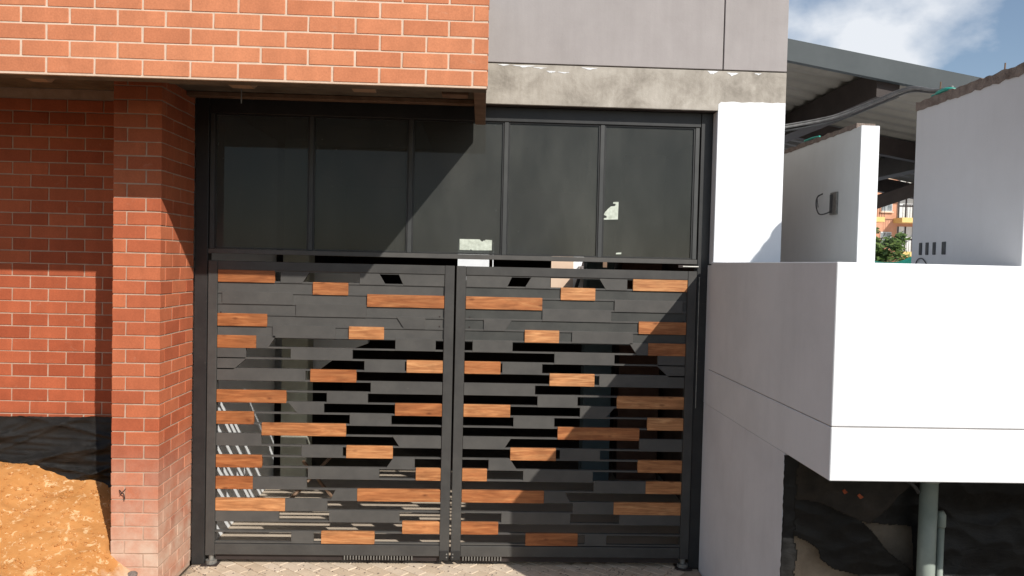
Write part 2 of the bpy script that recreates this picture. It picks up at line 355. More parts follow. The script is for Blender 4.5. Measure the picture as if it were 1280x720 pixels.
for x0, x1 in ((-2.25, -1.75), (-1.42, -0.95), (-0.62, -0.35)):
    bxo('joist', (x0, x1, 5.62, 5.70, 3.735, 3.801), M['soffit'], par, 0.004)
bxo('end_rib', (-0.078, 0.004, 5.102, 6.294, 3.619, 3.7995), M['rust_steel'], par, 0.003)
bxo('hanging_wire', (-1.645, -1.639, 5.36, 5.366, 3.55, 3.802), M['cable'], par)
bxo('bracket_block', (-0.30, -0.12, 5.40, 5.52, 3.66, 3.802), M['rust_steel'], par, 0.004)

# ============================================================ BACK BRICK WALL
bw = thing('brick_wall', 'red brick wall set back left of the pillar, half in shadow', 'brick wall', (-3.6, 6.4, 0))
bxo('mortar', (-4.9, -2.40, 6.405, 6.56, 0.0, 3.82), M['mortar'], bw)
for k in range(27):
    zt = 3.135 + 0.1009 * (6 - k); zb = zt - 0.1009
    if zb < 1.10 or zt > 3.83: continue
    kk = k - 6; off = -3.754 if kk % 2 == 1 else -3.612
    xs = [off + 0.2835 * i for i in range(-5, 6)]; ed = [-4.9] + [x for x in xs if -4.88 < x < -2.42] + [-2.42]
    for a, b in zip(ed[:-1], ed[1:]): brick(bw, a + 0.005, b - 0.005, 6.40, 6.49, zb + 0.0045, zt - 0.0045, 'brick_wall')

# ============================================================ PILLAR
pl = thing('brick_pillar', 'dusty red brick pillar beside the gate, its top in shadow', 'pillar', (-2.5, 5.9, 0))
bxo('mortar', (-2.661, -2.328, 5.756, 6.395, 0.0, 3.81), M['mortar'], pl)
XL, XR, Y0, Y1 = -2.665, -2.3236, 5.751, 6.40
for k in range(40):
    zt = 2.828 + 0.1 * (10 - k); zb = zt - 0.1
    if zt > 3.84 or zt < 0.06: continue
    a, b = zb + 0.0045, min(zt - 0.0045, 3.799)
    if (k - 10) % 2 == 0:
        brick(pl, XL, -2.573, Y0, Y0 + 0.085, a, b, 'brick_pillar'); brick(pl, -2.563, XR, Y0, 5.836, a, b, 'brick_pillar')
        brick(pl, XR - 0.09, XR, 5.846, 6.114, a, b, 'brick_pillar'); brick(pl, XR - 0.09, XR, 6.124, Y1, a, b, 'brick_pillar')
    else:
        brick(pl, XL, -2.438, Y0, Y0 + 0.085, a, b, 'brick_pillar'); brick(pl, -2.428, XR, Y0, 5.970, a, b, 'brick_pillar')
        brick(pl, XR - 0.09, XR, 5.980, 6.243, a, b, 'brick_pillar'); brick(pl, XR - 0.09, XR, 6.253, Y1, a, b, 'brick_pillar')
bm = bmesh.new(); tube(bm, curve([(-2.60, 5.745, 0.80), (-2.575, 5.72, 0.79), (-2.56, 5.725, 0.775), (-2.555, 5.73, 0.735)], 4), 0.004, 5); obj('wire_end', bm, M['rafter'], pl)
bm = bmesh.new(); tube(bm, [(-2.555, 5.748, 0.81), (-2.59, 5.73, 0.77)], 0.003, 5); obj('wire_end', bm, M['rafter'], pl)

# ============================================================ FACADE ABOVE THE GATE
fa = thing('building_facade', 'flat grey rendered facade with raw concrete lintel over the gate', 'building', (1.2, 6.3, 3.79))
FY = 6.30
bxo('grey_panel', (-0.2, 1.909, FY, 6.40, 4.122, 6.6), M['panel'], fa, 0.003)
bxo('grey_panel', (1.919, 2.437, FY, 6.40, 4.122, 6.6), M['panel'], fa, 0.003)
bxo('wall_core', (-0.2, 2.43, 6.33, 6.62, 3.79, 6.62), M['rafter'], fa)
bxo('lintel', (0.001, 2.4365, FY - 0.001, 6.328, 3.7905, 4.112), M['lintel'], fa, 0.003)
for d in ((-4.9, -2.3, 6.625, 14.3), (-2.3, -0.6, 6.625, 6.75), (-2.3, -0.6, 9.2, 14.3), (-0.6, 2.436, 6.625, 14.3)):  # gap between pieces is an added, unseen light well brightening the left interior
    bxo('roof_body', (d[0], d[1], d[2], d[3], 3.83, 6.62), M['soffit_pale'], fa)
bxo('upper_wall', (-4.9, -0.205, 6.30, 6.62, 4.63, 6.62), M['panel'], fa)
for (x, w, h, dz) in ((0.14, 0.05, 0.012, 0.004), (0.30, 0.10, 0.016, 0.008), (0.43, 0.06, 0.01, 0.02), (0.62, 0.05, 0.01, 0.05), (0.83, 0.07, 0.014, 0.01), (0.52, 0.04, 0.02, 0.045), (1.83, 0.045, 0.03, 0.004), (1.99, 0.05, 0.025, 0.012), (2.2, 0.03, 0.012, 0.01)):
    bm = bmesh.new(); n = 9; pts = []
    for i in range(n + 1): pts.append((x - w + 2 * w * i / n, 4.112 - dz - U(0, 0.003)))
    for i in range(n - 1, 0, -1): pts.append((x - w + 2 * w * i / n, 4.112 - dz - h * (1 - abs(2 * i / n - 1)) * U(0.5, 1.3) - 0.003))
    prism(bm, pts, FY - 0.003, FY + 0.001); obj('paint_flake', bm, M['white'], fa)
# white column
wc = thing('white_column', 'bright white painted column standing right of the dark window', 'column', (2.15, FY, 2.55))
bxo('column_body', (1.880, 2.436, FY, 6.62, 2.55, 3.788), M['white'], wc, 0.003)
bm = bmesh.new(); pts = [(1.884, 2.566), (2.4345, 2.566)]
n = 26
for i in range(n + 1):
    t = i / n; pts.append((2.4345 - 0.5505 * t, 3.868 - 0.006 * t + 0.010 * noise.noise((t * 7, 3, 1)) + 0.004 * noise.noise((t * 30, 1, 1)) - (0.02 if t > 0.97 else 0)))
prism(bm, pts, FY - 0.004, FY + 0.002); obj('paint_edge', bm, M['white'], wc)

# ============================================================ TRANSOM WINDOW + FRAME
GY = 6.42
fr = thing('transom_window', 'tall black steel frame holding dark glass above the double gate', 'window frame', (-0.22, GY, 0))
bxo('post', (-2.318, -2.214, 6.405, 6.50, 0.0, 3.788), M['frame_metal'], fr, 0.003)
bxo('post', (1.782, 1.878, 6.405, 6.50, 0.0, 3.788), M['frame_metal'], fr, 0.003)
bxo('head_rail', (-2.213, 1.781, 6.41, 6.50, 3.672, 3.788), M['frame_metal'], fr, 0.003)
bxo('bottom_rail', (-2.213, 1.781, 6.408, 6.47, 2.543, 2.582), M['gate_metal'], fr, 0.003)
for x in (-2.19, -1.40, -0.598, 0.178, 0.968, 1.756): bxo('mullion', (x - 0.018, x + 0.018, 6.418, 6.465, 2.583, 3.671), M['mullion'], fr, 0.003)
e = [-2.172, -1.418, -1.382, -0.616, -0.580, 0.160, 0.196, 0.950, 0.986, 1.738]
for i in range(0, 10, 2):
    bxo('pane', (e[i] + 0.001, e[i + 1] - 0.001, 6.436, 6.442, 2.5835, 3.6705), M['pane'], fr)
    bm = bmesh.new()
    a, b = e[i] + 0.002, e[i + 1] - 0.002
    for d in ((a, b, 2.5845, 2.594), (a, b, 3.660, 3.6695)): box(bm, d[0], d[1], 6.425, 6.4355, d[2], d[3])
    for d in ((a, a + 0.009), (b - 0.009, b)): box(bm, d[0], d[1], 6.425, 6.4355, 2.5945, 3.6595)
    obj('glazing_bead', bm, M['frame_metal'], fr)
def scrap(pts, lab):  # pale patches stand in for bright openings seen through the glass
    bm = bmesh.new(); prism(bm, pts, 6.4335, 6.4355); obj('opening_patch', bm, M['daylight'], fr, label=lab)
scrap([(0.985, 2.895), (1.115, 2.900), (1.117, 3.045), (1.075, 3.043), (1.07, 3.030), (1.094, 3.026), (1.088, 3.010), (1.055, 3.006), (1.03, 2.985), (1.005, 2.955), (0.997, 2.935), (1.02, 2.925), (1.022, 2.912), (0.988, 2.905)], 'ragged pale patch on the glass, standing in for a bright opening')
scrap([(-0.185, 2.618), (-0.10, 2.618), (-0.095, 2.626), (-0.08, 2.617), (0.078, 2.62), (0.079, 2.704), (0.025, 2.706), (0.022, 2.698), (0.010, 2.699), (0.0, 2.690), (-0.012, 2.696), (-0.022, 2.708), (-0.187, 2.707)], 'pale patch with notched top edge, standing in for a bright opening')
scrap([(1.105, 2.612), (1.15, 2.614), (1.152, 2.628), (1.125, 2.626), (1.108, 2.624)], 'tiny pale patch low on the glass')
bxo('latch', (1.62, 1.70, 6.395, 6.407, 2.512, 2.535), M['rafter'], fr, 0.003)
bm = bmesh.new(); tube(bm, [(1.66, 6.40, 2.523), (1.79, 6.40, 2.523)], 0.008, 8); obj('latch_bolt', bm, M['bright_steel'], fr)
bxo('rust_tab', (0.995, 1.03, 6.40, 6.412, 2.50, 2.545), M['rust_steel'], fr, 0.002)

# ============================================================ GATE LEAVES
ROWS = [
 [('P',0.0,0.381,0.0,0.335),('P',0.539,0.691,0.48,0.691),('P',1.089,1.328,1.155,1.328),('W',1.375,1.83,1.375,1.83)],
 [('W',0.779,1.065,0.779,1.065)],
 [('W',0.0,0.629,0.0,0.629),('P',1.227,1.795,1.227,1.795)],
 [('P',0.632,1.202,0.632,1.202)],
 [('P',0.152,0.389,0.152,0.323),('W',1.432,1.83,1.432,1.83)],
 [('W',0.49,0.775,0.49,0.775),('P',0.881,1.388,0.881,1.388)],
 [('P',0.064,0.393,0.064,0.393),('P',1.357,1.517,1.424,1.517),('W',1.517,1.83,1.517,1.83)],
 [('P',0.74,1.239,0.74,1.239),('P',1.6,1.83,1.6,1.83)],
 [('W',0.0,0.298,0.0,0.298),('P',0.312,0.642,0.312,0.642),('P',1.583,1.83,1.697,1.83)],
 [('W',0.704,1.077,0.704,1.077),('P',1.117,1.83,1.117,1.83)],
 [('P',0.0,0.587,0.0,0.587)],
 [('P',0.609,0.942,0.609,0.942),('W',1.269,1.83,1.269,1.83)],
 [('W',0.0,0.386,0.0,0.386),('P',0.964,1.258,0.964,1.171)],
 [('P',0.414,0.753,0.414,0.753),('W',1.528,1.83,1.528,1.83)],
 [('W',0.782,1.464,0.782,1.464)],
 [('P',0.0,0.405,0.0,0.339),('P',1.466,1.83,1.466,1.83)],
 [('W',0.394,0.773,0.394,0.773),('P',0.806,1.14,0.806,1.14)],
 [('P',0.217,0.39,0.217,0.456),('W',1.458,1.83,1.458,1.83)],
 [('W',0.0,0.206,0.0,0.206),('P',0.505,1.085,0.505,1.085)],
 [('P',1.094,1.53,1.094,1.53),('W',1.53,1.83,1.53,1.83)],
 [('W',0.0,0.682,0.0,0.682),('P',0.682,0.855,0.682,0.902)],
 [('P',0.925,1.266,0.925,1.266),('W',1.266,1.83,1.266,1.83)],
 [('P',0.333,0.907,0.333,0.907),('P',1.316,1.83,1.316,1.83)],
 [('W',0.0,0.309,0.0,0.309)],
 [('W',0.537,0.972,0.537,0.972),('P',1.032,1.213,1.032,1.213)],
]
PIT = 0.0889; Z0 = 2.3645; GF = 6.40
def leaf(sgn, xi, label):
    """xi: inner edge of the opening (next to the meeting stile); sgn +1 right leaf, -1 left"""
    X = lambda u: xi + sgn * u
    xo = X(1.83); t = thing('gate_leaf', label, 'gate', ((xi + xo) / 2, GY, 0.0), 'leaves of the double gate')
    def bx(name, a, b, y0, y1, z0, z1, mat, w=0.0, lab=None, par=t): return bxo(name, (min(a, b), max(a, b), y0, y1, z0, z1), M[mat], par, w, lab)
    bx('stile', X(-0.001), X(-0.079), 6.392, 6.452, 0.078, 2.486, 'stile', 0.003)
    bx('stile', X(1.831), X(1.904), 6.392, 6.452, 0.078, 2.486, 'stile', 0.003)
    bx('top_rail', X(0), X(1.83), 6.393, 6.450, 2.412, 2.485, 'stile', 0.003)
    bx('bottom_rail', X(0), X(1.83), 6.393, 6.450, 0.086, 0.174, 'stile', 0.003)
    for r in range(26):
        z = Z0 + PIT * (0.5 - r)
        bx('bar', X(0), X(1.83), 6.404, 6.432, z - 0.0065, z + 0.0065, 'gate_metal')
    for r, row in enumerate(ROWS):
        zc = Z0 - PIT * r
        for (k, a0, a1, b0, b1) in row:
            j = U(-0.004, 0.004) if sgn < 0 and k == 'W' and a0 > 0.05 and a1 < 1.8 else 0
            a0, a1, b0, b1 = [max(0.001, min(1.829, q + j)) for q in (a0, a1, b0, b1)]
            zt, zb = (zc + 0.0515, zc - 0.0515) if k == 'W' else (zc + 0.0505, zc - 0.0505)
            if k == 'P':
                y0, y1 = 6.4015, 6.4285
                zt += U(-0.002, 0.002); zb += U(-0.002, 0.002)
            else: y0, y1 = 6.3975, 6.4275
            pts = [(X(b0), zb), (X(b1), zb), (X(a1), zt), (X(a0), zt)]
            bm = bmesh.new(); prism(bm, pts, y0, y1); bev(bm, 0.0025 if k == 'W' else 0.0015)
            o = obj('wood_slat' if k == 'W' else 'metal_plate', bm, M['wood' if k == 'W' else 'gate_metal'], t)
            if k == 'W': o.location.y += U(-0.001, 0.001)
    # backing sheet behind the upper rows
    bx('backing_sheet', X(0.0), X(1.83), 6.4125, 6.4150, 1.862, 2.322, 'gate_metal' if sgn < 0 else 'backing')
    for q in (0.03, 1.80):
        for z in (2.06, 1.98):
            bx('screw', X(q), X(q + 0.012), 6.409, 6.4125, z, z + 0.012, 'rafter')
    # pivot foot, rack teeth and edge line
    bm = bmesh.new(); tube(bm, [(X(1.862), 6.42, 0.0), (X(1.862), 6.42, 0.035)], 0.045, 14); tube(bm, [(X(1.862), 6.42, 0.035), (X(1.862), 6.42, 0.078)], 0.02, 12); obj('pivot', bm, M['bright_steel'], t)
    bx('pivot_plate', X(1.80), X(1.93), 6.36, 6.48, -0.001, 0.008, 'rafter')
    bx('drop_bolt_plate', X(-0.002), X(-0.077), 6.386, 6.3915, 0.055, 0.135, 'frame_metal', 0.002)
    for z in (0.082, 0.108):
        bm = bmesh.new(); tube(bm, [(X(-0.062), 6.380, z), (X(-0.062), 6.3875, z)], 0.006, 8); obj('bolt_head', bm, M['bright_steel'], t)
    bm = bmesh.new()
    u0, n_ = (0.22, 24) if sgn < 0 else (0.02, 14)
    for i in range(n_): box(bm, min(X(u0 + i * 0.024), X(u0 + i * 0.024 + 0.008)), max(X(u0 + i * 0.024), X(u0 + i * 0.024 + 0.008)), 6.398, 6.41, 0.050, 0.086)
    obj('toothed_rack', bm, M['bright_steel'], t)
    bx('brush_strip', X(0.0), X(1.83), 6.425, 6.432, 0.035, 0.0855, 'rafter')
    return t
leaf(-1, -0.300, 'left steel gate leaf beside the brick pillar, with orange wood slats in sun')
leaf(1, -0.126, 'right steel gate leaf beside the white wall, its lower corner in shadow')
bm = bmesh.new(); tube(bm, [(1.80, 6.395, 1.35), (1.80, 6.395, 2.44)], 0.004, 6); obj('edge_strip', bm, M['bright_steel'], fr)

# ============================================================ INTERIOR BEHIND THE GATE
iw = tag(bxo('interior_wall', (-2.6, -2.3, 6.56, 8.85, 0, 3.82), M['plaster_int']), 'white plastered side wall behind left gate leaf with striped sunlight', 'wall')
ic = tag(bxo('concrete_column', (-2.19, -1.90, 8.70, 8.98, 0, 3.82), M['green_conc'], None, 0.008), 'greenish concrete column seen between slats of left gate leaf', 'column')
bm = bmesh.new(); prism(bm, [(-2.446, 0.93), (-2.255, 0.935), (-2.123, 1.03), (-1.62, 1.42), (-1.33, 1.53), (-1.33, 2.45), (-2.446, 2.43)], 9.3, 9.45)
tag(obj('sloping_partition', bm, M['plaster_int']), 'grey partition with a sloping lower edge behind the left gate leaf', 'wall')
sc_ = tag(bxo('steel_cabinet', (1.215, 1.535, 9.00, 9.3, -0.004, 3.0), M['teal_steel'], None, 0.006), 'blue grey steel upright seen behind the gap over the right gate leaf', 'cabinet')
pr = tag(bxo('brick_pier', (1.64, 2.12, 9.10, 9.39, -0.004, 3.82), M['pier'], None, 0.006), 'brown pier in the dark behind the right gate leaf', 'pillar')
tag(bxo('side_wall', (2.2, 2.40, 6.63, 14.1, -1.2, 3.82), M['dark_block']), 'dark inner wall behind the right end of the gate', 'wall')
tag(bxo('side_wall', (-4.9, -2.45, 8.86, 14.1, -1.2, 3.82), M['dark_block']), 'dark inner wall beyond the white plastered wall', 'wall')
bk = thing('back_wall', 'dark far wall of the garage with small bright openings', 'wall', (0, 14.1, -1.2))
holes = [(-0.44, 0.21, 2.20, 2.876), (1.255, 1.93, 2.05, 2.673), (2.12, 2.19, 3.32, 3.656)]
xs = sorted({-2.45, 2.2, *[h[0] for h in holes], *[min(h[1], 2.2) for h in holes]}); zs = sorted({-1.2, 3.82, *[h[2] for h in holes], *[h[3] for h in holes]})
bm = bmesh.new()
for a, b in zip(xs[:-1], xs[1:]):
    for c, d in zip(zs[:-1], zs[1:]):
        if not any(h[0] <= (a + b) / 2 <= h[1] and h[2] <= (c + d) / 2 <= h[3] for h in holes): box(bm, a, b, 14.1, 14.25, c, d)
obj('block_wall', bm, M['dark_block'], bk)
bxo('stub', (0.13, 0.19, 14.05, 14.099, 2.2, 2.876), M['rust_steel'], bk)
tag(bxo('courtyard_wall', (-4, 2.0, 20, 20.2, -0.03, 4.4), M['white']), 'sunlit white yard wall glimpsed through the garage', 'wall')
tag(bxo('courtyard_wall', (1.2, 2.28, 19.4, 19.6, -0.03, 3.6), M['beige']), 'sunlit beige yard wall glimpsed above the right gate leaf', 'wall')
tag(bxo('courtyard_wall', (2.3, 2.9, 19.7, 19.9, -0.03, 4.2), M['plaster_int']), 'narrow white yard wall beside the beige one', 'wall')
bm = bmesh.new(); prism(bm, [(2.25, 1.8), (2.33, 1.8), (2.62, 2.8), (2.54, 2.8)], 19.2, 19.26); tag(obj('leaning_pole', bm, M['rafter']), 'dark leaning pole against the beige yard wall', 'pole')
bm = bmesh.new()
for p in ([(-1.95, 8.1, 0), (-1.55, 8.5, 0.42)], [(-1.5, 8.2, 0.0), (-1.78, 8.0, 0.45)]): tube(bm, p, 0.018, 6)
tag(obj('stick', bm, M['rust_steel']), 'brown sticks propped on the floor behind the left gate leaf', 'stick')

# ============================================================ WHITE WALL BOX (right)
SX = 1.866
pw = thing('overhanging_wall', 'white overhanging parapet wall right of the gate, bright front and shaded side', 'wall', (3.5, 5.2, 0))
bxo('upper_block', (SX, 5.6, 4.041, 6.299, 1.6915, 2.5625), M['white_box'], pw, 0.004)
bxo('lower_block', (SX, 5.6, 4.041, 6.299, 1.400, 1.6855), M['white_box'], pw, 0.004)
bxo('joint_core', (SX + 0.006, 5.59, 4.047, 6.29, 1.45, 1.75), M['panel'], pw)
bxo('base_wall', (SX + 0.0025, SX + 0.07, 4.662, 6.40, -0.03, 1.3985), M['white_side'], pw, 0.003)
bxo('infill', (SX + 0.003, SX + 0.12, 6.301, 6.404, 1.40, 2.54), M['white_side'], pw)
bxo('rear_wall', (SX + 0.131, 5.6, 5.45, 5.6, -0.03, 1.3985), M['dark_block'], pw)
# sheet under the overhang
def inpoly(p, x, z):
    c = False
    for i in range(len(p)):
        (x1, z1), (x2, z2) = p[i], p[i - 1]
        if (z1 > z) != (z2 > z) and x < (x2 - x1) * (z - z1) / (z2 - z1) + x1: c = not c
    return c
k = 5.1 / 4.75
def sp(x, z): return (x * k, H - (H - z) * k)
hole1 = [sp(2.405, 0.955), sp(2.74, 0.918), sp(2.755, 0.64), sp(2.584, 0.762), sp(2.47, 0.90)]
hole2 = [sp(1.86, 0.87), sp(1.95, 0.862), sp(2.10, 0.80), sp(2.16, 0.755), sp(2.17, 0.70), sp(2.25, 0.64), sp(2.42, 0.60), sp(2.5, 0.3), sp(2.45, 0.0), sp(1.86, 0.0)]
def sheet(name, x0, x1, z0, z1, st, yf, keep, mat, par, ztop=None, **kw):
    bm = bmesh.new(); V = {}
    nx, nz = int((x1 - x0) / st), int((z1 - z0) / st)
    def v(i, j):
        if (i, j) not in V:
            x, z = x0 + i * st, z0 + j * st
            if ztop: z = min(z, ztop(x))
            V[i, j] = bm.verts.new((x + 0.004 * noise.noise((x * 40, z * 40, 1)), yf(x, z), z + 0.004 * noise.noise((x * 40, z * 40, 9))))
        return V[i, j]
    for i in range(nx):
        for j in range(nz):
            if keep(x0 + (i + .5) * st, z0 + (j + .5) * st): bm.faces.new((v(i, j), v(i + 1, j), v(i + 1, j + 1), v(i, j + 1)))
    ext = bmesh.ops.solidify(bm, geom=bm.faces[:], thickness=0.003)
    return obj(name, bm, mat, par, True, **kw)
def ywr(x, z, y, a):
    return y + a * (noise.noise((x * 1.7 + z * 1.2, z * 2.6 - x * 0.8, 4.1)) + 0.5 * abs(noise.noise((x * 4 + z * 3.5, z * 5 - x * 2, 2.2))) + 0.06 * noise.noise((x * 11, z * 11, 7)))
s1 = sheet('plastic_sheet', SX + 0.134, 5.0, 0.2, 1.40, 0.008, lambda x, z: ywr(x, z, 5.12, 0.06), lambda x, z: not inpoly(hole1, x, z) and not inpoly(hole2, x, z), M['geotextile'], None)
tag(s1, 'torn black plastic sheet hanging under the white overhang', 'plastic sheet')
fold = [(1.99, 1.39), (3.0, 1.39), (3.0, 1.17), (2.85, 1.11), (2.70, 0.97), (2.58, 0.86), (2.42, 0.92), (2.25, 0.99), (2.05, 1.01), (1.99, 1.00)]
s2 = sheet('plastic_sheet', SX + 0.134, 3.0, 0.80, 1.395, 0.008, lambda x, z: ywr(x, z, 5.02, 0.05) - 0.05 * max(0, 1.2 - z), lambda x, z: inpoly(fold, x, z), M['dusty_sheet'], None)
tag(s2, 'upper fold of black sheet drooping below the white overhang', 'plastic sheet')
s3 = sheet('plastic_strip', SX - 0.004, SX + 0.14, 0.3, 1.396, 0.01, lambda x, z: 4.646 + 0.012 * noise.noise((x * 9, z * 5, 3)) + 0.006 * noise.noise((x * 20, z * 14, 8)), lambda x, z: x < SX + 0.085 + 0.035 * noise.noise((0, 0, z * 6)) + 0.015 * noise.noise((0, 5, z * 20)), M['geotextile'], None)
tag(s3, 'narrow black plastic strip on the end of the shaded white wall', 'plastic sheet')
bm = bmesh.new(); box(bm, 2.0, 3.3, 5.26, 5.30, -0.02, 1.05); tag(obj('board', bm, M['board']), 'brown board behind the holes in the black sheet', 'board')
for (x, z, l) in ((2.37, 1.09, 0.016), (2.47, 1.06, 0.022)):
    bm = bmesh.new(); prism(bm, [(x, z), (x + l, z - 0.022), (x + l + 0.02, z - 0.01), (x + 0.015, z + 0.012)], 4.94, 4.946)
    tag(obj('brick_chip', bm, M['brick_wall']), ('reddish chip caught in the sheet nearest the white wall' if x < 2.4 else 'larger reddish chip caught in the sheet fold'), 'rubble')
# pipes
PX, PY = 2.997, 5.03
pp = thing('drain_pipe', 'thick grey green drain pipe under the white overhang', 'pipe', (PX, PY, -0.03))
bm = bmesh.new(); tube(bm, [(PX, PY, -0.03), (PX, PY, 1.20)], 0.056, 20); obj('pipe_body', bm, M['pvc'], pp, True)
bm = bmesh.new(); tube(bm, [(PX, PY, 1.13), (PX, PY, 1.14), (PX, PY, 1.25), (PX, PY, 1.255)], [0.058, 0.068, 0.068, 0.060], 20); obj('socket', bm, M['pvc'], pp, True)
bm = bmesh.new(); tube(bm, [(PX, PY, 1.255), (PX, PY, 1.399)], 0.05, 18); obj('spigot', bm, M['teal_steel'], pp, True)
pp = thing('conduit_pipe', 'thin grey conduit pipe right beside the thick drain pipe', 'pipe', (PX + 0.115, PY + 0.04, -0.03))
bm = bmesh.new(); tube(bm, [(PX + 0.115, PY + 0.04, -0.03), (PX + 0.115, PY + 0.04, 0.82)], 0.024, 14); obj('pipe_body', bm, M['pvc'], pp, True)
bm = bmesh.new(); tube(bm, [(PX + 0.115, PY + 0.04, 0.815), (PX + 0.115, PY + 0.04, 0.825), (PX + 0.115, PY + 0.04, 0.90), (PX + 0.112, PY + 0.04, 0.925)], [0.026, 0.031, 0.031, 0.018], 14); obj('socket', bm, M['pvc'], pp, True)
bm = bmesh.new(); tube(bm, curve([(2.70, 4.93, 1.33), (2.72, 4.92, 1.25), (2.78, 4.93, 1.18), (2.85, 4.94, 1.12), (2.88, 4.95, 1.08)], 5), [0.012] * 21, 7)
tag(obj('hose_scrap', bm, M['cable_dark'], None, True), 'dark twisted hose scrap hanging left of the drain pipe', 'hose')

# ============================================================ TERRACE WALLS (right, above)
struct(bxo('terrace_floor', (2.45, 60, 6.63, 60, 2.2, 2.5), M['white_side']))
rw = thing('terrace_wall', 'nearer pale grey wall at right with raw mortar top and four sockets', 'wall', (3.15, 5.0, 2.56))
bxo('wall_body', (3.09, 3.20, 4.365, 5.52, 2.563, 3.69), M['wall_grey'], rw, 0.003)
def ragged(x0, x1, y0, y1, zb, zt, n, amp, seed):
    bm = bmesh.new(); a = []
    for i in range(n + 1):
        y = y0 + (y1 - y0) * i / n; h = zt + amp * (noise.noise((seed, i * 0.33, 0)) + 0.6 * noise.noise((seed, i * 0.9, 3)))
        lo = zb + amp * 0.8 * noise.noise((seed + 5, i * 0.5, 0))
        a.append([bm.verts.new(p) for p in ((x0, y, lo), (x1, y, lo), (x1, y, h + 0.2 * amp * U(-1, 1)), (x0, y, h))])
    for p, q in zip(a[:-1], a[1:]):
        for j in range(4): bm.faces.new((p[j], q[j], q[(j + 1) % 4], p[(j + 1) % 4]))
    bm.faces.new(a[0]); bm.faces.new(a[-1][::-1]); return bm
obj('raw_top', ragged(3.084, 3.203, 4.37, 5.525, 3.672, 3.735, 40, 0.018, 2.0), M['raw_mortar'], rw)
for (y, dz, w) in ((5.40, 0, 0.016), (5.32, 0, 0.016), (5.234, 0, 0.016), (5.123, 0, 0.02)):
    bxo('socket_box', (3.083, 3.10, y - w, y + w, 2.642, 2.728), M['dark_hole'], rw, 0.003)
bm = bmesh.new(); tube(bm, curve([(3.088, 5.46, 2.57), (3.082, 5.42, 2.61), (3.082, 5.36, 2.615), (3.088, 5.31, 2.57)], 5), 0.004, 6); obj('wire_loop', bm, M['cable_dark'], rw)
for (y, h) in ((5.33, 0.10), (4.66, 0.06)):
    bm = bmesh.new(); tube(bm, [(3.14, y, 3.70), (3.145, y, 3.74 + h)], 0.0045, 6); obj('rebar', bm, M['rust_steel'], rw)
mw = thing('terrace_wall', 'middle pale wall with bright white end and wired metal box', 'wall', (3.2, 7.2, 2.5))
bxo('wall_body', (3.13, 3.285, 6.431, 8.10, 2.50, 3.73), M['wall_mid'], mw, 0.003)
bxo('end_face', (3.129, 3.286, 6.42, 6.43, 2.50, 3.732), M['white'], mw, 0.003)
obj('raw_top', ragged(3.125, 3.287, 6.5, 8.105, 3.725, 3.765, 40, 0.014, 8.0), M['raw_mortar'], mw)
bxo('junction_box', (3.112, 3.135, 6.80, 6.93, 3.017, 3.217), M['bright_steel'], mw, 0.003)
bxo('box_recess', (3.108, 3.1125, 6.875, 6.925, 3.035, 3.20), M['dark_hole'], mw)
bm = bmesh.new(); tube(bm, curve([(3.11, 6.90, 3.05), (3.09, 6.98, 3.03), (3.09, 7.10, 3.04), (3.09, 7.16, 3.11), (3.09, 7.15, 3.19), (3.10, 7.06, 3.22)], 6), 0.006, 6); obj('loose_wire', bm, M['cable_dark'], mw)
bm = bmesh.new(); tube(bm, curve([(3.10, 7.06, 3.215), (3.09, 7.14, 3.20), (3.09, 7.12, 3.10)], 6), 0.004, 6); obj('loose_wire', bm, M['cable_dark'], mw)
bm = bmesh.new(); tube(bm, curve([(3.16, 5.44, 3.75), (3.13, 5.36, 3.745), (3.10, 5.28, 3.752), (3.10, 5.20, 3.756), (3.13, 5.16, 3.75), (3.16, 5.20, 3.75), (3.15, 5.28, 3.755), (3.12, 5.38, 3.748)], 8), 0.014, 8)
tag(obj('hose', bm, M['hose'], None, True), 'teal hose looped on the raw top of the nearer terrace wall', 'hose')
bm = bmesh.new(); tube(bm, curve([(3.14, 7.60, 3.785), (3.15, 7.45, 3.79), (3.16, 7.3, 3.782)], 5), 0.010, 7)
tag(obj('hose', bm, M['hose'], None, True), 'short teal hose scrap on top of the middle terrace wall', 'hose')
for dz, mt, lab, rr in ((0.0, 'cable', 'pale grey cable sagging over the middle wall towards the nearer terrace wall', 0.011), (-0.03, 'cable_dark', 'dark thin cable sagging just below the pale grey one', 0.008), (0.02, 'cable', 'slim grey cable running along the top of the sagging bundle', 0.006)):
    bm = bmesh.new(); tube(bm, curve([(2.46, 6.5, 3.70 + dz), (2.824, 6.3, 3.758 + dz), (3.03, 6.05, 3.835 + dz), (3.12, 5.7, 3.87 + dz * 0.7), (3.15, 5.42, 3.80 + dz * 0.4), (3.15, 5.2, 3.775)], 8), rr, 7)
    tag(obj('cable', bm, M[mt], None, True), lab, 'cable')

# ============================================================ CANOPY ROOF
ca = thing('canopy_roof', 'long sloping canopy roof with blue grey fascia and ribbed underside', 'roof', (5, 8.5, 2.5))
SL = -0.163
def zt_(x): return 5.047 + SL * (x - 3.289)
bm = bmesh.new(); prism(bm, [(2.3, zt_(2.3) - 0.235), (11, zt_(11) - 0.235), (11, zt_(11)), (2.3, zt_(2.3))], 8.5, 8.58); obj('fascia', bm, M['fascia'], ca)
bm = bmesh.new(); prev = None; nY = 360
for i in range(nY + 1):
    y = 8.581 + 5.9 * i / nY; dz = 0.045 * max(-0.6, min(0.6, math.sin(2 * math.pi * y / 0.36)))
    cur = [bm.verts.new((2.3, y, zt_(2.3) - 0.05 + dz)), bm.verts.new((11, y, zt_(11) - 0.05 + dz))]
    if prev: bm.faces.new((prev[0], prev[1], cur[1], cur[0]))
    prev = cur
obj('ribbed_sheet', bm, M['zinc'], ca, True)
